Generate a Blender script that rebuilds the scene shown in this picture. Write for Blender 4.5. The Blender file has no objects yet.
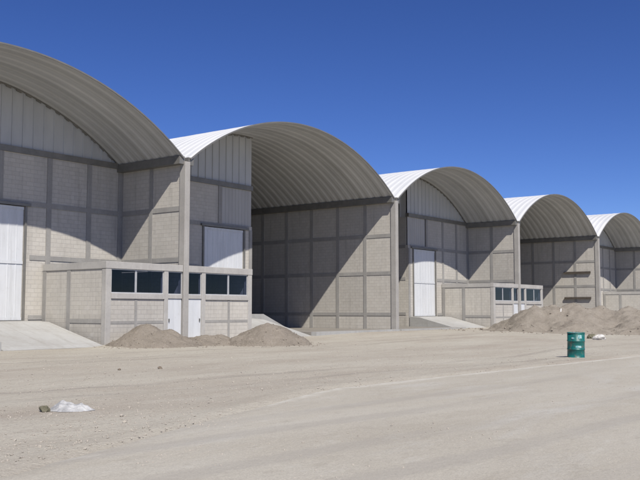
import bpy, bmesh, math, random
from mathutils import Vector, noise
R = math.radians
SC = bpy.context.scene
COL = SC.collection

# ------------------------------------------------------------------ camera, sky, sun, exposure
cam_d = bpy.data.cameras.new("camera")
cam = bpy.data.objects.new("camera", cam_d)
COL.objects.link(cam)
cam_d.sensor_width = 36.0
cam_d.lens = 48.88
cam_d.clip_start = 0.1
cam_d.clip_end = 9000
cam.location = (0, -32.33, 1.65)
_yaw, _pitch = 0.9203, 0.0809
cam.rotation_euler = Vector((math.sin(_yaw) * math.cos(_pitch), math.cos(_yaw) * math.cos(_pitch),
                             math.sin(_pitch))).to_track_quat('-Z', 'Y').to_euler()
SC.camera = cam

SUN_TO = Vector((0.67, 1.0, -1.42)).normalized()
SUN_EL = math.asin(-SUN_TO.z)
world = bpy.data.worlds.new("World")
SC.world = world
world.use_nodes = True
wn = world.node_tree
bg = wn.nodes["Background"]
sky = wn.nodes.new("ShaderNodeTexSky")
sky.sky_type = 'NISHITA'
sky.sun_disc = False
sky.sun_elevation = SUN_EL
sky.sun_rotation = math.atan2(-SUN_TO.x, -SUN_TO.y)
sky.altitude = 3200
sky.air_density = 0.85
sky.dust_density = 0.0
sky.ozone_density = 4.0
hs = wn.nodes.new("ShaderNodeHueSaturation")       # the clear dry air of the place: a deeper blue
hs.inputs["Hue"].default_value = .517
hs.inputs["Saturation"].default_value = 1.19
wn.links.new(sky.outputs[0], hs.inputs["Color"])
wn.links.new(hs.outputs[0], bg.inputs[0])
bg.inputs[1].default_value = 0.098

sun_d = bpy.data.lights.new("sun", 'SUN')
sun_d.energy = 4.8
sun_d.angle = R(0.5)
sun_d.color = (1.0, 0.95, 0.87)
sun = bpy.data.objects.new("sun", sun_d)
COL.objects.link(sun)
sun.location = (0, -60, 60)
sun.rotation_euler = SUN_TO.to_track_quat('-Z', 'Y').to_euler()

SC.view_settings.view_transform = 'Standard'
SC.view_settings.look = 'None'
SC.view_settings.gamma = 1.0
SC.view_settings.use_curve_mapping = False
SC.view_settings.exposure = 0.22

# ------------------------------------------------------------------ dimensions
W = 20.02            # width of one bay
X0 = 31.01           # first visible dividing wall
D = 4.74             # recess of the gable walls behind the row's front
DEPTH = 40.0
SPRING = 9.45        # roof springing
RISE = 3.42
FLOOR = 1.15         # floor level behind the ramps
SLAB = 0.36
MID = 0.476

def smooth(a, b, t):
    t = max(0.0, min(1.0, (t - a) / (b - a)))
    return t * t * (3 - 2 * t)

# ------------------------------------------------------------------ materials
class NT:
    def __init__(s, name):
        s.m = bpy.data.materials.new(name)
        s.m.use_nodes = True
        s.t = s.m.node_tree
        s.b = s.t.nodes["Principled BSDF"]
        s.out = s.t.nodes["Material Output"]
    def n(s, typ, **kw):
        nd = s.t.nodes.new(typ)
        for k, v in kw.items():
            if k.startswith('_'):
                setattr(nd, k[1:], v)
            else:
                nd.inputs[k.replace('__', ' ')].default_value = v
        return nd
    def l(s, a, b):
        s.t.links.new(a, b)
    def noise(s, vec, scale, detail=4, rough=.55, dist=0.0):
        nd = s.n("ShaderNodeTexNoise", Scale=scale, Detail=detail, Roughness=rough, Distortion=dist)
        if vec: s.l(vec, nd.inputs["Vector"])
        return nd.outputs["Fac"]
    def ramp(s, fac, stops):
        nd = s.t.nodes.new("ShaderNodeValToRGB")
        e = nd.color_ramp.elements
        while len(e) < len(stops): e.new(0.5)
        for el, (p, c) in zip(e, stops):
            el.position = p
            el.color = (*c, 1) if len(c) == 3 else c
        s.l(fac, nd.inputs[0])
        return nd.outputs[0]
    def mix(s, fac, a, b, mode='MIX'):
        nd = s.t.nodes.new("ShaderNodeMix")
        nd.data_type = 'RGBA'
        nd.blend_type = mode
        for sock, val in ((nd.inputs[0], fac), (nd.inputs[6], a), (nd.inputs[7], b)):
            if hasattr(val, 'is_linked'): s.l(val, sock)
            elif isinstance(val, (int, float)): sock.default_value = val
            else: sock.default_value = (*val, 1)
        return nd.outputs[2]
    def mapv(s, vec, scale=(1, 1, 1), loc=(0, 0, 0)):
        nd = s.t.nodes.new("ShaderNodeMapping")
        nd.inputs["Scale"].default_value = scale
        nd.inputs["Location"].default_value = loc
        s.l(vec, nd.inputs["Vector"])
        return nd.outputs[0]
    def coord(s, which):
        return s.t.nodes.new("ShaderNodeTexCoord").outputs[which]
    def pos(s):
        return s.t.nodes.new("ShaderNodeNewGeometry").outputs["Position"]
    def rnd(s):
        return s.t.nodes.new("ShaderNodeObjectInfo").outputs["Random"]
    def math(s, op, a, b=0.0):
        nd = s.t.nodes.new("ShaderNodeMath")
        nd.operation = op
        for sock, val in ((nd.inputs[0], a), (nd.inputs[1], b)):
            if hasattr(val, 'is_linked'): s.l(val, sock)
            else: sock.default_value = val
        return nd.outputs[0]
    def bump(s, h, strength, dist):
        nd = s.n("ShaderNodeBump", Strength=strength, Distance=dist)
        s.l(h, nd.inputs["Height"])
        s.l(nd.outputs[0], s.b.inputs["Normal"])
        return nd
    def done(s, col=None, rough=.8, metal=0.0, spec=.3):
        if col is not None:
            if hasattr(col, 'is_linked'): s.l(col, s.b.inputs["Base Color"])
            else: s.b.inputs["Base Color"].default_value = (*col, 1)
        if hasattr(rough, 'is_linked'): s.l(rough, s.b.inputs["Roughness"])
        else: s.b.inputs["Roughness"].default_value = rough
        s.b.inputs["Metallic"].default_value = metal
        s.b.inputs["Specular IOR Level"].default_value = spec
        return s.m

def block_material(name, ca, cb, mortar, stain):
    t = NT(name)
    uv = t.coord("UV")
    p = t.pos()
    br = t.n("ShaderNodeTexBrick", Scale=1.0, **{"Mortar Size": .014, "Mortar Smooth": .3, "Bias": 0.0,
             "Brick Width": .41, "Row Height": .21})
    wob = t.n("ShaderNodeTexNoise", Scale=1.3, Detail=2)
    t.l(uv, wob.inputs["Vector"])
    sc = t.n("ShaderNodeVectorMath", _operation='MULTIPLY_ADD')
    t.l(wob.outputs["Color"], sc.inputs[0])
    sc.inputs[1].default_value = (.02, .02, 0)
    t.l(uv, sc.inputs[2])
    t.l(sc.outputs[0], br.inputs["Vector"])
    br.inputs["Color1"].default_value = (*ca, 1)
    br.inputs["Color2"].default_value = (*cb, 1)
    br.inputs["Mortar"].default_value = (*mortar, 1)
    c = br.outputs["Color"]
    mp = t.mapv(uv, (1 / 2.4, 1 / 2.72, 1), (.02, -.53, 0))
    fl = t.n("ShaderNodeVectorMath", _operation='FLOOR')
    t.l(mp, fl.inputs[0])
    wnz = t.t.nodes.new("ShaderNodeTexWhiteNoise"); wnz.noise_dimensions = '3D'
    ov = t.n("ShaderNodeVectorMath", _operation='ADD')
    t.l(fl.outputs[0], ov.inputs[0])
    cmb = t.t.nodes.new("ShaderNodeCombineXYZ"); t.l(t.math('MULTIPLY', t.rnd(), 50.0), cmb.inputs[2])
    t.l(cmb.outputs[0], ov.inputs[1])
    t.l(ov.outputs[0], wnz.inputs["Vector"])
    c = t.mix(1.0, c, t.ramp(wnz.outputs["Value"], [(0, (.86, .855, .85)), (.5, (.97, .965, .96)), (1, (1.04, 1.03, 1.01))]), 'MULTIPLY')
    c = t.mix(t.ramp(t.noise(t.mapv(p, (2.5, 2.5, .22)), 1.3, 6, .7), [(.52, (0, 0, 0)), (.72, (.55, .55, .55))]), c, (.30, .285, .265))
    c = t.mix(t.ramp(t.noise(p, 3.2, 6, .75), [(.56, (0, 0, 0)), (.66, (.6, .6, .6))]), c, (.56, .545, .52))
    c = t.mix(t.ramp(t.noise(p, .55, 5, .6), [(.35, (0, 0, 0)), (.75, (.55, .55, .55))]), c, stain)
    c = t.mix(t.ramp(t.noise(t.mapv(p, (1, 1, .25)), 2.2, 5, .65), [(.55, (0, 0, 0)), (.8, (.4, .4, .4))]), c, (.50, .47, .42))
    c = t.mix(.5, c, t.ramp(t.noise(p, 14, 4, .7), [(.2, (.28, .26, .24)), (.8, (.46, .43, .39))]), 'SOFT_LIGHT')
    h = t.math('ADD', t.math('MULTIPLY', br.outputs["Fac"], -1.0), t.math('MULTIPLY', t.noise(p, 40, 3), .35))
    t.bump(h, .55, .012)
    return t.done(c, .92, 0, .15)

def concrete_material(name, a, b, streak=True):
    t = NT(name)
    p = t.pos()
    c = t.ramp(t.noise(p, .9, 6, .62), [(.3, a), (.72, b)])
    c = t.mix(t.ramp(t.noise(p, 9, 5, .7), [(.5, (0, 0, 0)), (.85, (.45, .45, .45))]), c, tuple(v * .62 for v in a))
    if streak:
        c = t.mix(t.ramp(t.noise(t.mapv(p, (3, 3, .2)), 1.6, 4, .6), [(.55, (0, 0, 0)), (.85, (.5, .5, .5))]), c, tuple(min(1, v * 1.25) for v in b))
    t.bump(t.noise(p, 22, 5, .65), .35, .012)
    return t.done(c, .88, 0, .2)

M = {}
M['block'] = block_material('concrete_block', (0.503, 0.485, 0.450), (0.551, 0.534, 0.499), (0.456, 0.441, 0.416), (0.449, 0.436, 0.405))
M['concrete'] = concrete_material('poured_concrete', (.265, .255, .24), (.335, .325, .305))
M['concrete_light'] = concrete_material('pale_concrete', (.36, .345, .325), (.45, .435, .405))
M['pier'] = concrete_material('weathered_pier', (.315, .30, .28), (.39, .375, .35))
M['floor'] = concrete_material('dusty_shaded_floor', (.20, .185, .165), (.27, .25, .22), False)  # dusty concrete, darkened further to deepen the shade in the open bays
t = NT('ramp_concrete')
p = t.pos(); uv = t.coord("UV")
br = t.n("ShaderNodeTexBrick", Scale=1.0, **{"Mortar Size": .012, "Mortar Smooth": .2, "Brick Width": 3.0, "Row Height": 2.4})
br.offset = 0.0
t.l(uv, br.inputs["Vector"])
br.inputs["Color1"].default_value = (.36, .358, .345, 1); br.inputs["Color2"].default_value = (.40, .398, .385, 1)
br.inputs["Mortar"].default_value = (.28, .265, .24, 1)
c = t.mix(t.ramp(t.noise(p, .8, 6, .65), [(.40, (0, 0, 0)), (.70, (.7, .7, .7))]), br.outputs["Color"], (0.308, 0.297, 0.276))
c = t.mix(t.ramp(t.noise(t.mapv(p, (2.4, .35, 1)), 1.3, 5, .65), [(.52, (0, 0, 0)), (.74, (.6, .6, .6))]), c, (0.264, 0.249, 0.221))
c = t.mix(t.ramp(t.noise(p, 7, 5, .7), [(.52, (0, 0, 0)), (.75, (.4, .4, .4))]), c, (0.448, 0.448, 0.434))
t.bump(t.noise(p, 18, 5, .65), .35, .012)
M['ramp'] = t.done(c, .9, 0, .15)

t = NT('galvanised_roof')
p = t.pos()
c = t.ramp(t.noise(p, .35, 5, .6), [(.3, (.455, .46, .455)), (.7, (.515, .52, .51))])
c = t.mix(t.ramp(t.noise(t.mapv(p, (.3, 6, .3)), 1.2, 4, .6), [(.5, (0, 0, 0)), (.85, (.3, .3, .3))]), c, (.47, .47, .46))
sp = t.t.nodes.new("ShaderNodeSeparateXYZ"); t.l(p, sp.inputs[0])
wz = t.t.nodes.new("ShaderNodeTexWhiteNoise"); wz.noise_dimensions = '1D'
t.l(t.math('FLOOR', t.math('MULTIPLY', t.math('ADD', sp.outputs[1], .15), 1 / .61)), wz.inputs["W"])
c = t.mix(1.0, c, t.ramp(wz.outputs["Value"], [(0, (.88, .88, .87)), (1, (1.05, 1.05, 1.05))]), 'MULTIPLY')
c = t.mix(t.ramp(t.noise(t.mapv(p, (1, 1.5, .25)), 1.1, 6, .72), [(.58, (0, 0, 0)), (.78, (.4, .4, .4))]), c, (.36, .33, .28))
M['roof'] = t.done(c, t.ramp(t.noise(p, 3, 4), [(.3, (.42,) * 3), (.7, (.6,) * 3)]), .12, .4)

t = NT('sunlit_roof_metal')  # paler copy of the roof metal, sunlit brightness put into its colour
p = t.pos()
c = t.ramp(t.noise(p, .35, 5, .6), [(.3, (.56, .57, .57)), (.7, (.62, .625, .625))])
c = t.mix(t.ramp(t.noise(t.mapv(p, (1, 2, .25)), 1.1, 6, .72), [(.6, (0, 0, 0)), (.8, (.3, .3, .3))]), c, (.46, .45, .43))
c = t.mix(.6, c, t.ramp(t.noise(t.mapv(p, (.1, 4, .1)), 1.0, 4, .6), [(.3, (.42,) * 3), (.7, (.58,) * 3)]), 'SOFT_LIGHT')
M['roof_top'] = t.done(c, .5, 0, .4)

t = NT('white_sheeting')
p = t.pos()
c = t.ramp(t.noise(t.mapv(p, (1, 1, .3)), 1.2, 5, .6), [(.3, (.42, .43, .44)), (.7, (.49, .50, .505))])
M['sheet'] = t.done(c, .5, .05, .4)

t = NT('grey_cladding')
p = t.pos()
c = t.ramp(t.noise(t.mapv(p, (1, 1, .3)), 1.4, 5, .6), [(.3, (.40, .385, .36)), (.7, (.45, .435, .41))])
M['clad'] = t.done(c, .55, .1, .4)

t = NT('white_door_paint')
p = t.pos()
c = t.ramp(t.noise(t.mapv(p, (1, 1, .35)), 1.6, 5, .6), [(.3, (.57, .585, .60)), (.75, (.64, .65, .66))])
c = t.mix(t.ramp(t.noise(p, 6, 5, .7), [(.58, (0, 0, 0)), (.8, (.5, .5, .5))]), c, (.42, .40, .37))
c = t.mix(t.ramp(t.noise(t.mapv(p, (5, 5, .3)), 1.2, 5, .7), [(.5, (0, 0, 0)), (.75, (.45, .45, .45))]), c, (.40, .40, .39))
M['door'] = t.done(c, .42, 0, .45)

t = NT('dark_steel')
c = t.ramp(t.noise(t.pos(), 3, 5, .6), [(.3, (.10, .095, .09)), (.7, (.16, .15, .135))])
M['steel'] = t.done(c, .55, .3, .4)

t = NT('gutter_steel')
c = t.ramp(t.noise(t.pos(), 2, 5, .6), [(.3, (.17, .165, .15)), (.7, (.23, .22, .20))])
M['gutter'] = t.done(c, .5, .3, .4)

t = NT('aluminium_frame')
c = t.ramp(t.noise(t.pos(), 5, 3, .6), [(.3, (.50, .50, .50)), (.7, (.58, .58, .57))])
M['frame'] = t.done(c, .4, .3, .5)

t = NT('window_glass')
for nd in list(t.t.nodes):
    if nd.type != 'OUTPUT_MATERIAL': t.t.nodes.remove(nd)
tr = t.t.nodes.new("ShaderNodeBsdfTransparent"); tr.inputs[0].default_value = (.62, .65, .76, 1)
gl = t.t.nodes.new("ShaderNodeBsdfGlossy"); gl.inputs["Roughness"].default_value = .03
fr = t.t.nodes.new("ShaderNodeFresnel"); fr.inputs[0].default_value = 1.45
mx = t.t.nodes.new("ShaderNodeMixShader")
ge = t.t.nodes.new('ShaderNodeNewGeometry')
t.l(t.math('MULTIPLY', fr.outputs[0], t.math('SUBTRACT', 1.0, ge.outputs['Backfacing'])), mx.inputs[0]); t.l(tr.outputs[0], mx.inputs[1]); t.l(gl.outputs[0], mx.inputs[2])
t.l(mx.outputs[0], t.out.inputs[0])
M['glass'] = t.m

t = NT('shaded_interior')  # near-black: the shade inside the offices is put into the colour
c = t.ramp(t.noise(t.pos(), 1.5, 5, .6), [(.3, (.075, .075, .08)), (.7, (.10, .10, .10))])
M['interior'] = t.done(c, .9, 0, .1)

t = NT('dark_brown_bar')
p = t.pos()
c = t.ramp(t.noise(t.mapv(p, (1, 1, 8)), 3, 5, .6), [(.3, (.06, .05, .042)), (.7, (.12, .10, .08))])
M['dark_bar'] = t.done(c, .85, 0, .2)

# ground materials -------------------------------------------------
def add_tracks(t, p, offs, wid):
    """0..1 mask of tyre tracks running along the row"""
    sp = t.t.nodes.new("ShaderNodeSeparateXYZ"); t.l(p, sp.inputs[0])
    cx = t.t.nodes.new("ShaderNodeCombineXYZ"); t.l(sp.outputs[0], cx.inputs[0])
    m = None
    for k, (o, sl, amp) in enumerate(offs):
        w = t.noise(t.mapv(cx.outputs[0], (1, 1, 1), (0, k // 2 * 7.3, 0)), .06, 1)
        y = t.math('ADD', t.math('ADD', sp.outputs[1], t.math('MULTIPLY', sp.outputs[0], -sl)), t.math('MULTIPLY', t.math('SUBTRACT', w, .5), amp))
        d = t.math('ABSOLUTE', t.math('SUBTRACT', y, o))
        d = t.math('ADD', d, t.math('MULTIPLY', t.math('SUBTRACT', t.noise(p, 3.0, 4, .7), .5), .30))
        v = t.ramp(d, [(wid * .45, (1, 1, 1)), (wid, (0, 0, 0))])
        v = t.math('MULTIPLY', v, t.ramp(t.noise(t.mapv(p, (.12, .3, 1), (k // 2 * 3, 0, 0)), 1.0, 3), [(.40, (0, 0, 0)), (.58, (1, 1, 1))]))
        m = v if m is None else t.math('MAXIMUM', m, v)
    return m

t = NT('dry_dirt')
p = t.pos()
ps = t.mapv(p, (.28, 1.0, 1.0))
big = t.noise(t.mapv(p, (.10, .33, 1)), 1.0, 5, .6, .4)
c = t.ramp(big, [(.30, (0.340, 0.302, 0.253)), (.50, (0.391, 0.360, 0.303)), (.70, (0.441, 0.417, 0.355))])
c = t.mix(t.ramp(t.noise(ps, 1.1, 6, .65, .3), [(.42, (0, 0, 0)), (.70, (.6, .6, .6))]), c, (0.445, 0.423, 0.364))
c = t.mix(t.ramp(t.noise(t.mapv(p, (.35, 1.2, 1), (7, 3, 0)), 1.7, 6, .7), [(.52, (0, 0, 0)), (.74, (.55, .55, .55))]), c, (0.313, 0.280, 0.238))
c = t.mix(t.ramp(t.noise(p, 9, 6, .75), [(.3, (.7, .7, .7)), (.5, (0, 0, 0))]), c, (0.309, 0.276, 0.233))
c = t.mix(t.ramp(t.noise(p, 28, 4, .7), [(.55, (0, 0, 0)), (.72, (.55, .55, .55))]), c, (0.509, 0.477, 0.430))
vor = t.n("ShaderNodeTexVoronoi", Scale=22.0, Randomness=1.0)
t.l(p, vor.inputs["Vector"])
c = t.mix(.55, c, t.ramp(t.noise(p, 42, 5, .8), [(.3, (0.273, 0.266, 0.253)), (.5, (.5, .5, .5)), (.72, (.74, .73, .71))]), 'OVERLAY')
c = t.mix(t.ramp(t.noise(t.mapv(p, (.5, 1, 1), (4, 9, 0)), 4.5, 6, .75), [(.56, (0, 0, 0)), (.68, (.6, .6, .6))]), c, (0.300, 0.266, 0.219))
tk = add_tracks(t, p, [(-16.2, -.06, 5), (-17.9, -.06, 5), (-9.0, .05, 6), (-10.7, .05, 6), (-5.3, -.03, 4), (-7.0, -.03, 4)], .26)
c = t.mix(t.math('MULTIPLY', tk, .55), c, (0.304, 0.276, 0.238))
h = t.math('ADD', t.noise(p, 6, 8, .7), t.math('MULTIPLY', t.noise(p, 45, 3, .6), .35))
h = t.math('SUBTRACT', h, t.math('MULTIPLY', tk, .7))
h = t.math('SUBTRACT', h, t.math('MULTIPLY', vor.outputs["Distance"], .25))
t.bump(h, .7, .05)
M['dirt'] = t.done(c, .97, 0, .08)

t = NT('compacted_road')
p = t.pos()
c = t.ramp(t.noise(t.mapv(p, (.14, .5, 1)), 1.0, 5, .6, .3), [(.32, (0.357, 0.329, 0.276)), (.52, (0.396, 0.369, 0.313)), (.72, (0.425, 0.403, 0.350))])
c = t.mix(t.ramp(t.noise(t.mapv(p, (.22, .8, 1), (3, 1, 0)), .8, 5, .6, .6), [(.53, (0, 0, 0)), (.70, (.55, .55, .55))]), c, (0.459, 0.452, 0.421))
c = t.mix(t.ramp(t.noise(p, 7, 6, .75), [(.3, (.5, .5, .5)), (.48, (0, 0, 0))]), c, (0.328, 0.302, 0.263))
c = t.mix(t.ramp(t.noise(p, 60, 3, .7), [(.55, (0, 0, 0)), (.75, (.5, .5, .5))]), c, (0.500, 0.488, 0.449))
at = t.t.nodes.new("ShaderNodeAttribute"); at.attribute_name = 'edge'
ef = t.math('ADD', at.outputs["Fac"], t.math('MULTIPLY', t.math('SUBTRACT', t.noise(t.mapv(p, (.6, 1.5, 1)), 1.4, 7, .7), .5), 1.0))
c = t.mix(.55, c, t.ramp(t.noise(p, 48, 5, .8), [(.3, (0.290, 0.283, 0.268)), (.5, (.5, .5, .5)), (.72, (.74, .73, .72))]), 'OVERLAY')
c = t.mix(t.ramp(t.noise(t.mapv(p, (.4, 1, 1), (1, 2, 0)), 3.2, 7, .78), [(.55, (0, 0, 0)), (.67, (.55, .55, .55))]), c, (0.304, 0.278, 0.233))
c = t.mix(t.ramp(t.noise(t.mapv(p, (.5, 1, 1), (8, 5, 0)), 2.1, 7, .78), [(.57, (0, 0, 0)), (.68, (.5, .5, .5))]), c, (0.473, 0.455, 0.407))
dc = t.ramp(t.noise(p, 3, 6, .7), [(.3, (0.425, 0.401, 0.345)), (.5, (0.511, 0.488, 0.429)), (.8, (0.579, 0.566, 0.506))])
tk = add_tracks(t, p, [(-24.2, -.05, 3), (-25.9, -.05, 3), (-26.8, -.12, 4), (-28.5, -.12, 4), (-22.9, -.05, 2)], .30)
c = t.mix(t.math('MULTIPLY', tk, .45), c, (0.318, 0.297, 0.263))
c = t.mix(t.ramp(ef, [(.35, (0, 0, 0)), (.65, (1, 1, 1))]), c, dc)
h = t.math('ADD', t.noise(p, 9, 7, .7), t.math('MULTIPLY', t.noise(p, 70, 3, .6), .3))
t.bump(h, .5, .03)
M['road'] = t.done(c, .93, 0, .12)

def soil(name, a, b, d):
    t = NT(name)
    p = t.pos()
    c = t.ramp(t.noise(p, 1.6, 6, .65), [(.3, a), (.7, b)])
    c = t.mix(t.ramp(t.noise(p, 11, 5, .75), [(.5, (0, 0, 0)), (.72, (.7, .7, .7))]), c, d)
    c = t.mix(t.ramp(t.noise(t.mapv(p, (1, 1, 2)), .8, 6, .7), [(.5, (0, 0, 0)), (.66, (.6, .6, .6))]), c, tuple(v * .8 for v in a))
    c = t.mix(.5, c, t.ramp(t.noise(p, 26, 5, .8), [(.3, (.3, .3, .3)), (.72, (.72, .72, .72))]), 'OVERLAY')
    h = t.math('ADD', t.noise(p, 5, 8, .75), t.math('MULTIPLY', t.noise(p, 30, 3, .6), .4))
    t.bump(h, .9, .09)
    return t.done(c, .97, 0, .06)
M['soil_dark'] = soil('brown_soil', (0.225, 0.196, 0.160), (0.288, 0.252, 0.210), (0.342, 0.310, 0.267))
M['soil'] = soil('beige_soil', (0.252, 0.223, 0.185), (0.314, 0.282, 0.239), (0.198, 0.167, 0.136))

M['clod'] = soil('dry_clod', (0.272, 0.236, 0.197), (0.336, 0.296, 0.250), (0.232, 0.200, 0.168))

t = NT('gravel_stone')
c = t.ramp(t.rnd(), [(0, (.26, .235, .20)), (1, (.34, .31, .27))])
c = t.mix(t.noise(t.pos(), 1.2, 4), c, (.47, .43, .37))
M['stone'] = t.done(c, .9, 0, .15)

# ------------------------------------------------------------------ mesh building
class MB:
    def __init__(s):
        s.v, s.f, s.uv = [], [], []
    def quad(s, pts, uv=None):
        b = len(s.v)
        s.v += [tuple(q) for q in pts]
        s.f.append(tuple(range(b, b + len(pts))))
        if uv is None:
            n = (Vector(pts[1]) - Vector(pts[0])).cross(Vector(pts[2]) - Vector(pts[0]))
            ax = max(range(3), key=lambda k: abs(n[k]))
            uv = [(q[1], q[2]) if ax == 0 else (q[0], q[2]) if ax == 1 else (q[0], q[1]) for q in pts]
        s.uv.append(list(uv))
    def box(s, x0, x1, y0, y1, z0, z1):
        a = [(x0, y0, z0), (x1, y0, z0), (x1, y1, z0), (x0, y1, z0), (x0, y0, z1), (x1, y0, z1), (x1, y1, z1), (x0, y1, z1)]
        for f in ((0, 3, 2, 1), (4, 5, 6, 7), (0, 1, 5, 4), (1, 2, 6, 5), (2, 3, 7, 6), (3, 0, 4, 7)):
            s.quad([a[k] for k in f])
        return s
    def poly_prism(s, pts2, axis, a, b):
        def P(q, t):
            return (t, q[0], q[1]) if axis == 0 else (q[0], t, q[1]) if axis == 1 else (q[0], q[1], t)
        s.quad([P(q, a) for q in pts2]); s.quad([P(q, b) for q in reversed(pts2)])
        n = len(pts2)
        for k in range(n):
            q, r = pts2[k], pts2[(k + 1) % n]
            s.quad([P(q, a), P(q, b), P(r, b), P(r, a)])
        return s
    def build(s, name, mat, parent=None, loc=None, weld=False, smoothf=False, bevel=0.0):
        me = bpy.data.meshes.new(name)
        me.from_pydata(s.v, [], s.f)
        ul = me.uv_layers.new(name="UVMap")
        k = 0
        for f in s.uv:
            for c in f:
                ul.data[k].uv = c
                k += 1
        bm = bmesh.new(); bm.from_mesh(me)
        if weld or bevel: bmesh.ops.remove_doubles(bm, verts=bm.verts, dist=.0005)
        bmesh.ops.recalc_face_normals(bm, faces=bm.faces)
        if bevel:
            bmesh.ops.bevel(bm, geom=[e for e in bm.edges if len(e.link_faces) == 2 and e.calc_face_angle(0) > .5], offset=bevel, segments=1, affect='EDGES')
        bm.to_mesh(me); bm.free()
        if smoothf:
            for q in me.polygons: q.use_smooth = True
        me.materials.append(mat)
        o = bpy.data.objects.new(name, me)
        COL.objects.link(o)
        if parent: o.parent = parent
        if loc: o.location = loc
        return o

def empty(name, loc, label, cat, group=None):
    o = bpy.data.objects.new(name, None)
    o.empty_display_size = .5
    COL.objects.link(o)
    o.location = loc
    return tag(o, label, cat, group)

def tag(o, label=None, cat=None, group=None, kind=None):
    if label: o['label'] = label
    if cat: o['category'] = cat
    if group: o['group'] = group
    if kind: o['kind'] = kind
    return o

# roof arc --------------------------------------------------------
HALF = W / 2 - .2
RAD = (HALF * HALF + RISE * RISE) / (2 * RISE)
CZ = SPRING + RISE - RAD
AMAX = math.asin(HALF / RAD)
def arc_z(x):
    q = x - W / 2
    return CZ + math.sqrt(max(0, RAD * RAD - q * q))

# ------------------------------------------------------------------ ground, road
def edge_y(x):
    base = -21.2 - .053 * (x - 15)
    if x < 15:
        base = -21.2 - .31 * (15 - x) ** 1.05 * .93
    return base + .12 * noise.noise((x * .35, 3.1, 0)) + .05 * noise.noise((x * 1.7, 9.1, 0))

def ground_z(x, y):
    ye = edge_y(x)
    m = smooth(ye - .2, ye + .6, y) * (1 - smooth(-1.5, 0, y)) * (1 - smooth(90, 120, abs(x - 30)))
    z = .25 * smooth(35, 48, x) * smooth(-14, -1.5, y)
    z += m * (.045 * noise.noise((x * .18, y * .45, 1.7)) + .022 * noise.noise((x * .7, y * .9, 5.2)) + .012 * noise.noise((x * 2.3, y * 2.3, 8.0)))
    if ye < y < 0:                       # dirt worn up against the offices
        z += .10 * smooth(24, 27, x) * (1 - smooth(36, 39, x)) * math.exp(-((y + .4) / 1.6) ** 2)
    z += .055 * math.exp(-((y - ye - .28) / .22) ** 2) * smooth(2, 8, x) * (.6 + .5 * noise.noise((x * .8, 2.2, 4)))
    if y < ye - .05: z -= .03
    return z

def axis_lines(a, b, step, far):
    out = []
    k = a
    while k <= b + 1e-6:
        out.append(k); k += step
    s, q = step, a
    while q > -far:
        s *= 1.35; q -= s; out.insert(0, q)
    s, q = step, b
    while q < far:
        s *= 1.35; q += s; out.append(q)
    return out

def grid_mesh(name, xs, ys, fz, mat):
    me = bpy.data.meshes.new(name)
    vs = [(x, y, fz(x, y)) for y in ys for x in xs]
    nx = len(xs)
    fs = [(j * nx + i, j * nx + i + 1, (j + 1) * nx + i + 1, (j + 1) * nx + i) for j in range(len(ys) - 1) for i in range(nx - 1)]
    me.from_pydata(vs, [], fs)
    for q in me.polygons: q.use_smooth = True
    me.materials.append(mat)
    o = bpy.data.objects.new(name, me)
    COL.objects.link(o)
    return o

g = grid_mesh('ground', axis_lines(2, 78, .3, 4000), axis_lines(-30, 1.5, .2, 4000), ground_z, M['dirt'])
tag(g, kind='structure')

mb_xs = axis_lines(0, 60, .5, 150)
me = bpy.data.meshes.new('road')
vs, fs = [], []
edge_v = []
rows = [0, .15, .4, .8, 1.3, 1.9, 2.6, 4, 6, 9, 14, 25, 45]
for x in mb_xs:
    for r in rows:
        y = edge_y(x) - r
        wid = 1.3 - .62 * smooth(8, 14, x)
        edge_v.append(max(0, 1 - r / wid) * (.42 + .58 * smooth(8, 17, x)))
        vs.append((x, y, .012 - .035 * (r == 0) + .012 * noise.noise((x * .2, y * .4, 0)) * (r > .3)))
n = len(rows)
for i in range(len(mb_xs) - 1):
    for j in range(n - 1):
        fs.append((i * n + j, i * n + j + 1, (i + 1) * n + j + 1, (i + 1) * n + j))
me.from_pydata(vs, [], fs)
for q in me.polygons: q.use_smooth = True
me.materials.append(M['road'])
rd = bpy.data.objects.new('road', me); COL.objects.link(rd)
bm = bmesh.new(); bm.from_mesh(me); bmesh.ops.recalc_face_normals(bm, faces=bm.faces)
if sum(f.normal.z for f in bm.faces) < 0: bmesh.ops.reverse_faces(bm, faces=bm.faces)
bm.to_mesh(me); bm.free()
ea = me.attributes.new('edge', 'FLOAT', 'POINT')
ea.data.foreach_set('value', edge_v)
tag(rd, kind='structure')

# ------------------------------------------------------------------ warehouses
BEAMS_Z = ((1.28, 1.50), (4.12, 4.36), (6.74, 6.99))
def cols_y(y0, y1):
    out = []
    y = 2.4
    while y < y1 - .5:
        if y > y0: out.append(y)
        y += 2.4
    return out

def framed_wall(name, x, y0, y1, parent, z0=0.0, left=True):
    """block wall along the depth of a bay, with proud concrete columns and tie beams"""
    w = MB().box(x - .10, x + .10, y0, y1, z0, 9.15).build(name, M['block'], parent)
    cy = cols_y(y0, y1)
    for y in cy:
        MB().box(x - .135, x + .135, y - .13, y + .13, z0, 9.146).build('column', M['concrete'], w)
    for a, b in BEAMS_Z:
        MB().box(x - .128, x + .128, y0 + .01, y1 - .01, a, b).build('tie_beam', M['concrete'], w)
    return w

def corrugated_vertical(mb, fa, a0, a1, z0, ztop, pitch=.6, depth=.05):
    """standing-seam sheet: fa(a, off, z) -> point"""
    a = a0
    st = []
    while a < a1 - 1e-6:
        for da, o in ((0, 0), (.50, 0), (.52, depth), (.58, depth)):
            if a + da * pitch / .6 < a1: st.append((a + da * pitch / .6, o))
        a += pitch
    st.append((a1, 0))
    for (p, o), (q, r) in zip(st, st[1:]):
        mb.quad([fa(p, o, z0), fa(q, r, z0), fa(q, r, ztop(q)), fa(p, o, ztop(p))])

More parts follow.
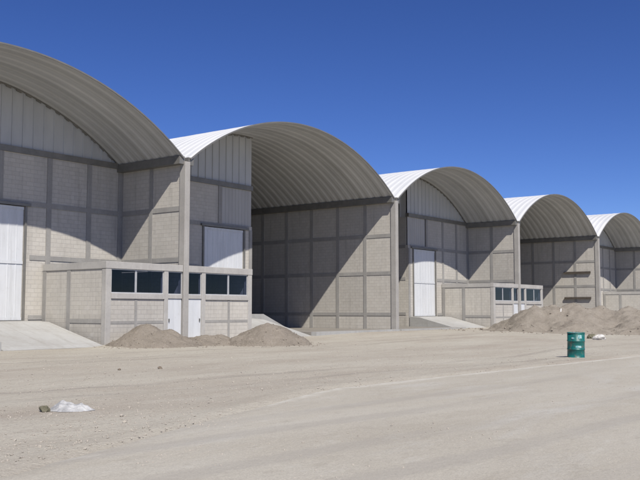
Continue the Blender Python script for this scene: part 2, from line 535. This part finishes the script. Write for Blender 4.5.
X_SEED = [0.0]
def make_roof(parent):
    X_SEED[0] += 3.7
    mb = MB()
    N = 44
    prof = []
    y = -.15
    while y < DEPTH:
        for dy, o in ((0, 0), (.16, 0), (.27, .033), (.43, .033), (.54, 0)):
            prof.append((y + dy, o))
        y += .61
    ang = [-AMAX + 2 * AMAX * k / N for k in range(N + 1)]
    vs, fs, uv = [], [], []
    for a in ang:
        for (yy, o) in prof:
            r = RAD - .055 + o + .018 * noise.noise((a * 9, yy * .35, X_SEED[0])) + .006 * noise.noise((a * 30, yy * 1.6, X_SEED[0]))
            vs.append((W / 2 + r * math.sin(a), yy, CZ + r * math.cos(a)))
    n = len(prof)
    for i in range(N):
        for j in range(n - 1):
            fs.append((i * n + j, (i + 1) * n + j, (i + 1) * n + j + 1, i * n + j + 1))
    mb.v, mb.f = vs, fs
    mb.uv = [[(0, 0)] * 4 for _ in fs]
    rf = mb.build('roof', M['roof_top'], parent)
    inner = MB()                                   # darker copy of the sheets, shade under the vault put into the colour
    def shrink(q):
        d = Vector((q[0] - W / 2, 0, q[2] - CZ)).normalized() * .014
        return (q[0] - d.x, q[1], q[2] - d.z)
    inner.v, inner.f, inner.uv = [shrink(q) for q in vs], fs, mb.uv
    inner.build('roof_underside', M['roof'], rf)
    # arched edge trim at the front
    tr = MB()
    for i in range(N):
        a, b = ang[i], ang[i + 1]
        def P(t, r, yy): return (W / 2 + r * math.sin(t), yy, CZ + r * math.cos(t))
        r0, r1, ya, yb = RAD - .075, RAD - .005, -.19, -.152
        tr.quad([P(a, r0, ya), P(b, r0, ya), P(b, r1, ya), P(a, r1, ya)])
        tr.quad([P(a, r0, yb), P(b, r0, yb), P(b, r1, yb), P(a, r1, yb)])
        tr.quad([P(a, r0, ya), P(b, r0, ya), P(b, r0, yb), P(a, r0, yb)])
        tr.quad([P(a, r1, ya), P(b, r1, ya), P(b, r1, yb), P(a, r1, yb)])
    tr.build('edge_trim', M['gutter'], rf, weld=True)
    for xa, xb in ((.13, .50), (W - .50, W - .13)):
        MB().box(xa, xb, -.12, DEPTH - .3, 9.12, 9.52).build('eave_gutter', M['gutter'], rf)
    return rf

def make_gable(parent, side, mirror):
    """closed half of the bay front, D metres behind the row's front line.
    side geometry is laid out for the half against the right-hand wall; mirror puts it against the left one"""
    fx = (lambda x: W - x) if mirror else (lambda x: x)
    def bx(x0, x1, *r):
        a, b = sorted((fx(x0), fx(x1)))
        return MB().box(a, b, *r)
    xa, xb = W * MID, W - .14
    d0, d1 = 10.35, 13.85                      # door opening
    y0, y1 = D, D + .2
    wall = MB()
    def add(x0, x1, z0, z1):
        a, b = sorted((fx(x0), fx(x1)))
        wall.box(a, b, y0, y1, z0, z1)
    add(xa, d0, 0, 6.985); add(d1, xb, 0, 9.3)
    add(12.5, d1, 6.8, 9.3)
    gw = wall.build('gable_wall', M['block'], parent)
    for x in (xa + .15, 15.25, 17.7, xb - .12):
        bx(x - .14, x + .14, D - .04, D - .002, 0, 9.296 if x > xa + 1 else 6.735).build('column', M['concrete'], gw)
    for a, b in ((4.12, 4.36), (1.2, 1.42)):
        bx(d1 + .36, xb - .26, D - .034, D - .0015, a, b).build('tie_beam', M['concrete'], gw)
    bx(xa + .29, xb - .26, D - .034, D - .0015, 6.74, 6.99).build('lintel_beam', M['concrete'], gw)
    bx(xa, xb, D - .09, D + .2, 9.30, 9.60).build('top_beam', M['gutter'], gw)
    # ribbed infill over the door
    rb = MB()
    corrugated_vertical(rb, lambda a, o, z: (fx(a), D + .06 - o, z), xa + .02, 12.498, 6.995, lambda a: 9.298, .3, .014)
    rb.build('cladding_panel', M['clad'], gw)
    bx(12.36, 12.64, D - .045, D - .003, 6.992, 9.297).build('column', M['concrete'], gw)
    # white sheeting up to the vault
    sh = MB()
    corrugated_vertical(sh, lambda a, o, z: (fx(a), D + .06 - o, z), xa + .02, xb - .1, 9.601, lambda a: max(9.61, arc_z(a) - .07), .6, .05)
    sh.build('gable_sheeting', M['sheet'], gw)
    st = [xa + (xb - .15 - xa) * k / 36 for k in range(37)]
    top = [(a, arc_z(a) - .09) for a in st]
    low = []
    for k, (a, b) in enumerate(zip(st, st[1:])):
        dz = .20 if k % 2 else .13
        low += [(a + .01, arc_z(a) - dz), (b - .01, arc_z(b) - dz)]
    MB().poly_prism([(fx(x), z) for x, z in top + low[::-1]], 1, D - .05, D - .0).build('closure_flashing', M['gutter'], gw)
    # big sliding door
    dm = MB()
    corrugated_vertical(dm, lambda a, o, z: (fx(a), D + .02 - o, z), d0 + .02, d1 - .02, FLOOR + .03, lambda a: 6.70, .45, .012)
    dr = dm.build('sliding_door', M['door'], parent)
    for z in (FLOOR + .03, 3.9, 6.55):
        bx(d0 + .02, d1 - .02, D - .018, D - .0, z, z + .14).build('door_rail', M['door'], dr)
    for x in (d0 - .13, d1 + .01):
        bx(x, x + .12, D - .08, D - .0025, 0, 6.72).build('door_jamb', M['gutter'], dr)
    bx(d0 - .4, d1 + .3, D - .14, D - .036, 6.73, 6.86).build('door_track', M['gutter'], dr)
    # inner wall closing the built half off from the open one
    xm = fx(xa)
    sgn = 1 if not mirror else -1
    mw = MB().box(*sorted((xm, xm + sgn * .2)), D + .203, DEPTH - .5, 0, 9.3).build('partition_wall', M['block'], parent)
    k = 0
    for y in cols_y(D + 1, DEPTH - 1):
        a, b = sorted((xm - sgn * .035, xm - sgn * .002))
        MB().box(a, b, y - .13, y + .13, 0, 9.296).build('column', M['concrete'], mw)
    for a, b in BEAMS_Z:
        c, d = sorted((xm - sgn * .028, xm - sgn * .0015))
        MB().box(c, d, D + .25, DEPTH - .6, a, b).build('tie_beam', M['concrete'], mw)
    sh = MB()
    corrugated_vertical(sh, lambda a, o, z: (xm + sgn * (.08 - o), a, z), D + .21, DEPTH - .6, 9.301, lambda a: arc_z(W * MID) - .1, .6, .05)
    sh.build('partition_sheeting', M['sheet'], mw)
    # concrete ramp up to the door
    rp = MB()
    a, b = sorted((fx(xa), fx(W - 5.32)))
    prof = [(-.55, -.1), (-.55, .02), (3.7, FLOOR - .06), (D - .11, FLOOR), (D - .11, -.1)]
    rp.poly_prism(prof, 0, a, b)
    rp.build('ramp', M['ramp'], parent)
    # floor of the open half
    a, b = sorted((fx(0.14), fx(xa - .04)))
    MB().box(a, b, -.05, DEPTH - .5, -.1, SLAB).build('floor_slab', M['floor'], parent)
    MB().box(a, b, -.45, -.053, -.1, SLAB + .004).build('kerb', M['ramp'], parent)

def side_ramp(parent, mirror):
    """landing and ramp inside the open half, beside the partition"""
    fx = (lambda x: W - x) if mirror else (lambda x: x)
    x = W * MID - .05
    prof = [(fx(x), SLAB - .02), (fx(x), 1.42), (fx(x - 1.7), 1.42), (fx(x - 4.4), SLAB + .004), (fx(x - 4.4), SLAB - .02)]
    MB().poly_prism(prof, 1, D + .5, D + 2.3).build('side_ramp', M['ramp'], parent)

def warehouse(i, label):
    mirror = (i % 2 == 0)
    root = empty('vaulted_warehouse', (X0 + W * i, 0, 0), label, 'warehouse', 'row of vaulted warehouses')
    make_roof(root)
    w = framed_wall('dividing_wall', W, .2, DEPTH, root)
    MB().box(W - .175, W + .175, -.22, .198, 0, 9.26).build('front_pier', M['pier'], w, bevel=.015)
    if i == -1:
        w2 = framed_wall('dividing_wall', 0, .2, DEPTH, root)
        MB().box(-.20, .20, -.22, .198, 0, 9.26).build('front_pier', M['concrete_light'], w2, bevel=.015)
    make_gable(root, 0, mirror)
    if mirror: side_ramp(root, mirror)
    bw = MB()
    bw.box(.14, W - .14, DEPTH - .4, DEPTH - .2, 0, 9.3)
    bk = bw.build('back_wall', M['block'], root)
    sh = MB()
    corrugated_vertical(sh, lambda a, o, z: (a, DEPTH - .3 - o, z), .3, W - .3, 9.301, lambda a: arc_z(a) - .07, .6, .05)
    sh.build('back_sheeting', M['sheet'], bk)
    return root, w

LAB = {-1: 'nearest vaulted warehouse, cut off by the left edge, broad pale ramp at its door',
       0: 'vaulted warehouse with the widest open dark bay, right of the near block office',
       1: 'vaulted warehouse in mid row, its tall white door fully in view above a ramp',
       2: 'vaulted warehouse with two dark bars on its wall, rising behind the big earth mound',
       3: 'farthest vaulted warehouse, cut off by the right edge of the photo'}
walls = {}
for i in range(-1, 4):
    _, walls[i] = warehouse(i, LAB[i])

# two dark bars along one wall
for z in (5.58, 2.86):
    b = MB()
    for k in range(3):
        b.box(W - .30, W - .14, .7, 3.6, z + .075 * k, z + .07 + .075 * k)
    b.build('wall_bar', M['dark_bar'], walls[2])

# ------------------------------------------------------------------ offices astride the dividing walls
HOF = 3.93
OW = 5.05
def office(i, label):
    root = empty('office_annex', (X0 + W * i, 0, 0), label, 'office', 'small block offices in front of the dividing walls')
    for s in (-1, 1):
        def bx(x0, x1, *r):
            a, b = sorted((s * x0, s * x1))
            return MB().box(a, b, *r)
        yf = -.16
        # block infill under the sills
        fw = MB()
        for x0, x1 in ((1.46, 3.14), (3.30, OW - .32)):
            a, b = sorted((s * x0, s * x1))
            fw.box(a, b, yf + .035, yf + .20, -.1, 1.02)
            fw.box(a, b, yf + .035, yf + .20, 1.15, 2.20)
        front = fw.build('front_wall', M['block'], root)
        bx(OW - .32, OW, yf, yf + .30, -.1, 3.60).build('corner_column', M['concrete_light'], root, bevel=.012)
        bx(1.17, 1.44, yf + .003, yf + .26, -.1, 3.598).build('door_post', M['concrete_light'], root, bevel=.01)
        bx(3.14, 3.30, yf + .02, yf + .2, -.1, 2.198).build('slim_column', M['concrete'], root)
        bx(1.445, 3.139, yf + .022, yf + .2, 1.021, 1.149).build('tie_beam', M['concrete'], root)
        bx(3.301, OW - .321, yf + .022, yf + .2, 1.021, 1.149).build('tie_beam', M['concrete'], root)
        bx(1.442, OW - .322, yf - .03, yf + .22, 2.20, 2.46).build('sill_beam', M['concrete_light'], root, bevel=.01)
        bx(.205, OW + .02, yf - .02, yf + .3, 3.60, HOF).build('top_beam', M['concrete_light'], root, bevel=.012)
        bx(.205, 1.168, yf + .02, yf + .22, 2.24, 2.44).build('door_lintel', M['concrete_light'], root, bevel=.01)
        # windows
        for x0, x1 in ((1.45, 3.20), (3.22, OW - .33), (.215, 1.16)):
            z0, z1 = (2.462, 3.597) if x0 > 1 else (2.442, 3.597)
            f = MB()
            a, b = sorted((s * x0, s * x1))
            t_ = .045
            f.box(a, a + t_, yf + .06, yf + .11, z0, z1); f.box(b - t_, b, yf + .06, yf + .11, z0, z1)
            f.box(a + t_, b - t_, yf + .06, yf + .11, z0, z0 + t_); f.box(a + t_, b - t_, yf + .06, yf + .11, z1 - t_, z1)
            wdw = f.build('window', M['frame'], root)
            MB().box(a + t_, b - t_, yf + .082, yf + .088, z0 + t_, z1 - t_).build('pane', M['glass'], wdw)
        # door
        a, b = sorted((s * .225, s * 1.16))
        dr = MB().box(a, b, yf + .07, yf + .12, .03, 2.235).build('door', M['door'], root)
        hx = s * 1.06
        MB().box(hx - .02, hx + .02, yf + .02, yf + .069, 1.08, 1.24).build('handle', M['steel'], dr)
        # side wall
        sw = MB().box(*sorted((s * (OW - .20), s * (OW - .03))), yf + .301, D - .05, -.1, 3.60).build('side_wall', M['block'], root)
        bx(OW - .21, OW + .0, 2.48, 2.76, -.1, 3.598).build('column', M['concrete'], sw)
        bx(OW - .21, OW + .0, D - .33, D - .045, -.1, 3.598).build('column', M['concrete'], sw)
        bx(OW - .205, OW - .005, yf + .302, 2.478, 1.06, 1.24).build('tie_beam', M['concrete'], sw)
        bx(OW - .23, OW + .015, yf + .302, D - .05, 3.602, HOF - .003).build('ring_beam', M['concrete_light'], sw)
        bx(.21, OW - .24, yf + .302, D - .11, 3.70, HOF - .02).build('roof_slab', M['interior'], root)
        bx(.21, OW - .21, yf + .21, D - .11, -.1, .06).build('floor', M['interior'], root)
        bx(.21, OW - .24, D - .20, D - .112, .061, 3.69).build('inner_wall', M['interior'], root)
    return root
office(0, 'near block office with dark window band and white doors behind the brown dirt piles')
office(2, 'distant block office with dark windows, half buried behind the big earth mound')
office(4, 'farthest office, only its pale side wall showing at the right edge')

# ------------------------------------------------------------------ heaps of soil
HEAPS = []
def heap(name, cx, cy, rx, ry, peaks, mat, label, seed, rough=.13, n=64, cat='dirt pile', group=None, ang=0.0):
    vs, fs = [], []
    ca, sa = math.cos(ang), math.sin(ang)
    def top(x, y):
        r = math.hypot(x / rx, y / ry)
        h = 0
        for (px, py, pr, ph) in peaks:
            dx_, dy_ = x - px, y - py
            wob = 1.12 + .22 * noise.noise((dx_ / pr * 1.4, dy_ / pr * 1.4, seed + ph * 9))
            q = math.hypot(dx_, dy_) / (pr * wob)
            if q < 1: h = max(h, ph * (1 - q) * (1.25 - .55 * q) / (1 + .25 * max(0, 1 - q / .3)))
        k = 1 if h > .05 else .4
        h += rough * k * (noise.noise((x * .9 + seed, y * .9, 3)) + .5 * noise.noise((x * 2.3, y * 2.3 + seed, 1)) + .30 * noise.noise((x * 5.5, y * 5.5, seed)) + .16 * noise.noise((x * 12, y * 12, seed)))
        X, Y = cx + x * ca - y * sa, cy + x * sa + y * ca
        if r > 1: return ground_z(X, Y)
        return ground_z(X, Y) - .06 + max(0, h + .1) * smooth(1.0, .80, r)
    HEAPS.append((top, cx, cy, rx, ry, int(130 * rx * ry ** .5) if rx < 5 else 620, .05 if rx < 5 else .10))
    for j in range(n + 1):
        for i in range(n + 1):
            u, v = i / n * 2 - 1, j / n * 2 - 1
            x, y = u * math.sqrt(1 - v * v / 2) * rx, v * math.sqrt(1 - u * u / 2) * ry
            vs.append((x * ca - y * sa, x * sa + y * ca, top(x, y)))
    for j in range(n):
        for i in range(n):
            a = j * (n + 1) + i
            fs.append((a, a + 1, a + n + 2, a + n + 1))
    me = bpy.data.meshes.new(name)
    me.from_pydata(vs, [], fs)
    for q in me.polygons: q.use_smooth = True
    me.materials.append(mat)
    o = bpy.data.objects.new(name, me); COL.objects.link(o)
    o.location = (cx, cy, 0)
    return tag(o, label, cat, group)
VA = -.918
heap('dirt_pile', 27.5, -1.75, 2.5, 1.9, [(-.3, 0, 1.7, .98), (.7, .1, 1.5, .70), (1.4, .2, 1.2, .42)], M['soil_dark'],
     'brown dirt pile in front of the dark window band of the near office', 3, group='brown dirt piles', ang=VA)
heap('dirt_pile', 30.3, -2.3, 1.9, 1.5, [(0, 0, 1.7, .42), (.8, .1, 1.2, .40)], M['soil_dark'],
     'lowest brown soil bank, between the two taller brown piles by the office', 5, group='brown dirt piles', ang=VA)
heap('dirt_pile', 32.3, -4.6, 2.35, 2.0, [(0, 0, 2.2, 1.0), (-.9, .1, 1.5, .62)], M['soil_dark'],
     'pointed brown dirt pile beside the dark open bay', 8, group='brown dirt piles', ang=VA)
heap('earth_mound', 63.0, -10.0, 10.0, 5.2,
     [(-4.7, .3, 2.9, 1.75), (-3.2, .5, 3.3, 1.9), (-1.6, .6, 3.8, 2.05), (.4, 1.0, 4.0, 1.8), (2.4, .5, 3.8, 1.85), (4.8, .4, 4.2, 1.95), (7.2, .4, 3.6, 1.7), (-2.4, -2.4, 2.4, 1.0), (1.6, -2.5, 2.4, .9), (4.6, -2.6, 2.2, .8), (-5.4, -1.2, 2.2, .7)],
     M['soil'], 'biggest heap, a wide beige earth mound behind the green drum', 11, rough=.26, n=130, cat='earth mound', ang=VA)

# earth clods rolled down around the heaps: too many to count
def clods():
    random.seed(5)
    base = []
    for k in range(5):
        bm = bmesh.new(); bmesh.ops.create_icosphere(bm, subdivisions=1, radius=1)
        for v in bm.verts:
            q = v.co
            v.co = q * (1 + .55 * noise.noise((q.x * 1.2 + k * 5, q.y * 1.2, q.z * 1.2)))
        base.append(([v.co.copy() for v in bm.verts], [tuple(v.index for v in f.verts) for f in bm.faces])); bm.free()
    vs, fs = [], []
    for fn, cx, cy, rx, ry, cnt, smax in HEAPS:
        ca, sa = math.cos(VA), math.sin(VA)
        for _ in range(cnt):
            r = 1.18 * math.sqrt(random.random()) if random.random() < .5 else random.uniform(.75, 1.25)
            th = random.random() * 6.283
            lx, ly = r * rx * math.cos(th), r * ry * math.sin(th)
            X, Y = cx + lx * ca - ly * sa, cy + lx * sa + ly * ca
            if Y > -.35 and X < 50: continue
            z = fn(lx, ly)
            s_ = smax * (.25 + .75 * random.random() ** 3)
            an = random.random() * 6.28; c1, s1 = math.cos(an), math.sin(an)
            v0, f0 = random.choice(base); b = len(vs)
            for q in v0:
                vs.append((X + s_ * (q.x * c1 - q.y * s1), Y + s_ * (q.x * s1 + q.y * c1), z + s_ * .25 + s_ * .75 * q.z))
            fs.extend(tuple(b + i for i in f) for f in f0)
    me = bpy.data.meshes.new('earth_clods'); me.from_pydata(vs, [], fs)
    me.materials.append(M['clod'])
    o = bpy.data.objects.new('earth_clods', me); COL.objects.link(o)
    tag(o, 'small earth clods rolled down the soil heaps and lying around them', 'clods', kind='stuff')
clods()

# ------------------------------------------------------------------ drum
def lathe(name, prof, mat, parent=None, seg=40, dent=0.0, loc=None):
    vs, fs = [], []
    for r, z in prof:
        for k in range(seg):
            a = 2 * math.pi * k / seg
            q = r * (1 + dent * noise.noise((math.cos(a) * 1.4, math.sin(a) * 1.4, z * 3)))
            vs.append((q * math.cos(a), q * math.sin(a), z))
    for j in range(len(prof) - 1):
        for k in range(seg):
            k2 = (k + 1) % seg
            fs.append((j * seg + k, j * seg + k2, (j + 1) * seg + k2, (j + 1) * seg + k))
    fs.append(tuple(range(seg))[::-1])
    fs.append(tuple((len(prof) - 1) * seg + k for k in range(seg)))
    me = bpy.data.meshes.new(name)
    me.from_pydata(vs, [], fs)
    bm = bmesh.new(); bm.from_mesh(me); bmesh.ops.recalc_face_normals(bm, faces=bm.faces); bm.to_mesh(me); bm.free()
    me.materials.append(mat)
    o = bpy.data.objects.new(name, me); COL.objects.link(o)
    for q in me.polygons: q.use_smooth = len(q.vertices) == 4
    if parent: o.parent = parent
    if loc: o.location = loc
    return o

t = NT('teal_drum_paint')
p = t.coord("Object")
c = t.ramp(t.noise(p, 3.5, 5, .6), [(.35, (.004, .085, .078)), (.65, (.008, .145, .128))])
c = t.mix(t.ramp(t.noise(p, 9, 6, .7), [(.56, (0, 0, 0)), (.68, (.8, .8, .8))]), c, (.17, .12, .085))
t.bump(t.noise(p, 7, 3), .2, .02)
M['teal'] = t.done(c, .42, .0, .5)
t = NT('drum_lid_paint')
p = t.coord("Object")
c = t.ramp(t.noise(p, 6, 5, .6), [(.35, (.20, .27, .27)), (.65, (.33, .36, .34))])
M['lid'] = t.done(c, .6, .0, .4)
t = NT('label_paint')
c = t.ramp(t.noise(t.coord("Object"), 14, 4, .7), [(.4, (.10, .33, .35)), (.6, (.42, .56, .55))])
M['label'] = t.done(c, .6, 0, .3)

dx, dy = 30.0, -20.83
drum = empty('oil_drum', (dx, dy, ground_z(dx, dy) - .015), 'teal green steel drum standing alone at the edge of the road', 'drum')
drum.rotation_euler = (R(1.2), R(-1.5), R(20))
r = .295
bd = lathe('drum_body', [(r, 0), (r + .012, .006), (r + .012, .02), (r, .03), (r, .275), (r + .012, .287), (r + .014, .297), (r + .012, .307), (r, .32),
     (r, .565), (r + .012, .577), (r + .014, .587), (r + .012, .597), (r, .61), (r, .85)], M['teal'], drum, dent=.018)
lathe('rim', [(r, .845), (r + .013, .852), (r + .014, .868), (r + .006, .88), (r - .014, .88), (r - .016, .862)], M['teal'], drum)
lathe('drum_lid', [(r - .018, .858), (r - .03, .866), (.1, .868)], M['lid'], drum)
lathe('bung', [(.036, .868), (.036, .884), (.026, .889)], M['lid'], drum, 14, loc=(.17, .08, 0))
# two faded paint patches wrapped on the body
def patch(a0, a1, z0, z1, seed):
    mb = MB()
    n = 8
    for k in range(n):
        a, b = a0 + (a1 - a0) * k / n, a0 + (a1 - a0) * (k + 1) / n
        rr = r + .010
        w0 = .02 * noise.noise((k * .9, seed, 0)); w1 = .02 * noise.noise(((k + 1) * .9, seed, 0))
        def P(t, z, q): return (q * math.cos(t), q * math.sin(t), z)
        mb.quad([P(a, z0 + w0, rr), P(b, z0 + w1, rr), P(b, z1 + w1, rr), P(a, z1 + w0, rr)])
    mb.build('paint_patch', M['label'], drum, weld=True, smoothf=True)
fa = math.atan2(-32.55 - dy, -dx) - R(20)
patch(fa - .05, fa + .62, .36, .43, 1.0)
patch(fa + .2, fa + .7, .68, .80, 5.0)
patch(fa - .5, fa - .2, .66, .72, 9.0)

# ------------------------------------------------------------------ crumpled sack
t = NT('white_woven_plastic')
p = t.coord("Object")
c = t.ramp(t.noise(p, 5, 5, .6), [(.35, (.28, .28, .28)), (.65, (.50, .50, .495))])
c = t.mix(t.ramp(t.noise(p, 9, 4, .7), [(.58, (0, 0, 0)), (.75, (.7, .7, .7))]), c, (.36, .33, .28))
t.bump(t.noise(p, 13, 5, .6, 1.2), .8, .03)
M['sack'] = t.done(c, .5, 0, .35)
def sack(cx, cy, lx, ly, lz, ang, seed):
    bm = bmesh.new()
    bmesh.ops.create_icosphere(bm, subdivisions=6, radius=1)
    def ridge(x, y, sc, k):
        return 1 - 2 * abs(noise.noise((x * sc + k, y * sc * 1.3, seed)))
    for v in bm.verts:
        q = v.co.copy()
        x, y = q.x, q.y
        rr = min(1, math.hypot(x, y))
        top = .78 * math.exp(-((x + .34) / .42) ** 2 - (y / .8) ** 2) + .5 * math.exp(-((x - .45) / .40) ** 2 - (y / .7) ** 2)
        h = top * (.66 + .34 * ridge(x, y, 1.5, 2)) + .15 * ridge(x, y, 2.6, 7) * (1 - rr ** 4) + .02 * ridge(x, y, 7.5, 1)
        h *= (1 - rr ** 6)
        z = max(.02, h) if q.z > 0 else q.z * .12
        w = 1 + .16 * noise.noise((math.atan2(y, x) * 1.6, seed, 4)) + .07 * noise.noise((x * 4, y * 4, 9))
        v.co = (x * lx * w, y * ly * w, z * lz)
    me = bpy.data.meshes.new('plastic_sack')
    bm.to_mesh(me); bm.free()
    for f in me.polygons: f.use_smooth = True
    me.materials.append(M['sack'])
    o = bpy.data.objects.new('plastic_sack', me); COL.objects.link(o)
    o.location = (cx, cy, ground_z(cx, cy) + .012); o.rotation_euler = (0, 0, ang)
    return tag(o, 'crumpled dirty white plastic sack lying on the dirt in the left foreground', 'sack')
sack(9.16, -20.14, .40, .27, .185, VA + .05, 2.0)

# ------------------------------------------------------------------ stones
def stone_mesh(name, size, seed, sub=3, flat=.65):
    bm = bmesh.new()
    bmesh.ops.create_icosphere(bm, subdivisions=sub, radius=1)
    for v in bm.verts:
        q = v.co
        d = 1 + .45 * noise.noise((q.x * 1.1 + seed, q.y * 1.1, q.z * 1.1)) + .16 * noise.noise((q.x * 3 + seed, q.y * 3, q.z * 3))
        v.co = Vector((q.x * size * d, q.y * size * .8 * d, q.z * size * flat * d))
    me = bpy.data.meshes.new(name)
    bm.to_mesh(me); bm.free()
    return me
def stonemat(name, a, b):
    t = NT(name)
    p = t.coord("Object")
    c = t.ramp(t.noise(p, 7, 5, .65), [(.35, a), (.65, b)])
    t.bump(t.noise(p, 14, 5, .7), .7, .03)
    return t.done(c, .9, 0, .15)
M['dark_stone'] = stonemat('olive_stone', (.10, .095, .065), (.19, .175, .125))
M['pale_stone'] = stonemat('pale_rubble', (.52, .50, .47), (.66, .64, .61))
M['brown_stone'] = stonemat('brown_stone', (.16, .13, .10), (.25, .21, .165))
def stone(x, y, size, mat, label, seed, cat='stone', lift=.3, z=None):
    me = stone_mesh('stone', size, seed)
    me.materials.append(M[mat])
    o = bpy.data.objects.new('stone', me); COL.objects.link(o)
    o.location = (x, y, (ground_z(x, y) if z is None else z) + size * lift)
    o.rotation_euler = (0, 0, seed)
    return tag(o, label, cat, 'loose stones on the dirt')
stone(8.80, -19.93, .105, 'dark_stone', 'dark olive stone touching the left end of the white sack', 1.3)
stone(16.0, -13.15, .055, 'brown_stone', 'small brown stone on the dirt, left of its twin, below the near office', 4.1)
stone(16.98, -13.72, .075, 'brown_stone', 'larger brown stone on the dirt, right of its twin, below the near office', 7.7)
stone(48.5, -15.15, .34, 'pale_stone', 'pale rubble lump at the foot of the mound, right of the drum', 2.2)
stone(50.6, -13.9, .30, 'dark_stone', 'dark stone at the foot of the mound just behind the pale rubble lump', 9.4)

# white stake on the mound
t = NT('white_stake_paint')
c = t.ramp(t.noise(t.coord("Object"), 12, 4, .7), [(.4, (.70, .68, .65)), (.7, (.80, .79, .77))])
M['stake'] = t.done(c, .7, 0, .2)
sk = MB()
sk.poly_prism([(-.04, -.35), (.04, -.35), (.045, .55), (0, .62), (-.045, .55)], 1, -.025, .025)
sk = sk.build('stake', M['stake'], None, (60.6, -8.0, 1.2), bevel=.006)
sk.rotation_euler = (R(4), R(6), VA)
tag(sk, 'short white stake stuck in the left slope of the big beige mound', 'stake')

# loose gravel: too many to count
def gravel():
    random.seed(21)
    base = []
    for k in range(6):
        bm = bmesh.new(); bmesh.ops.create_icosphere(bm, subdivisions=1, radius=1)
        for v in bm.verts:
            q = v.co
            v.co = q * (1 + .5 * noise.noise((q.x * 1.3 + k * 7, q.y * 1.3, q.z * 1.3)))
        base.append(([v.co.copy() for v in bm.verts], [tuple(v.index for v in f.verts) for f in bm.faces])); bm.free()
    vs, fs = [], []
    for _ in range(16000):
        # even spread over the visible wedge, thinning with distance
        d = 8.5 * (5.0 ** random.random() ** 1.1)
        a = _yaw + (random.random() - .5) * .95
        x, y = d * math.sin(a), -32.55 + d * math.cos(a)
        if y > -1: continue
        ye = edge_y(x)
        road_ = y < ye
        if noise.noise((x * .35, y * .8, 12)) < (.12 if road_ else -.25): continue
        if road_ and y < ye - 1.2 and random.random() < .85: continue
        s = random.choice((.005, .006, .008, .010, .013)) * (1 + .6 * random.random())
        if not road_ and random.random() < .06: s *= 1.9
        z = .008 if road_ else ground_z(x, y)
        v0, f0 = random.choice(base)
        an = random.random() * 6.28; c_, s_ = math.cos(an), math.sin(an)
        fl = .5 + .3 * random.random()
        b = len(vs)
        for q in v0:
            vs.append((x + s * (q.x * c_ - q.y * s_), y + s * (q.x * s_ + q.y * c_) * .85, z + s * .3 + s * q.z * fl))
        fs += [tuple(b + i for i in f) for f in f0]
    me = bpy.data.meshes.new('gravel'); me.from_pydata(vs, [], fs)
    me.materials.append(M['stone'])
    o = bpy.data.objects.new('gravel', me); COL.objects.link(o)
    tag(o, 'loose pale gravel scattered over the dirt and the road edge', 'gravel', kind='stuff')
gravel()
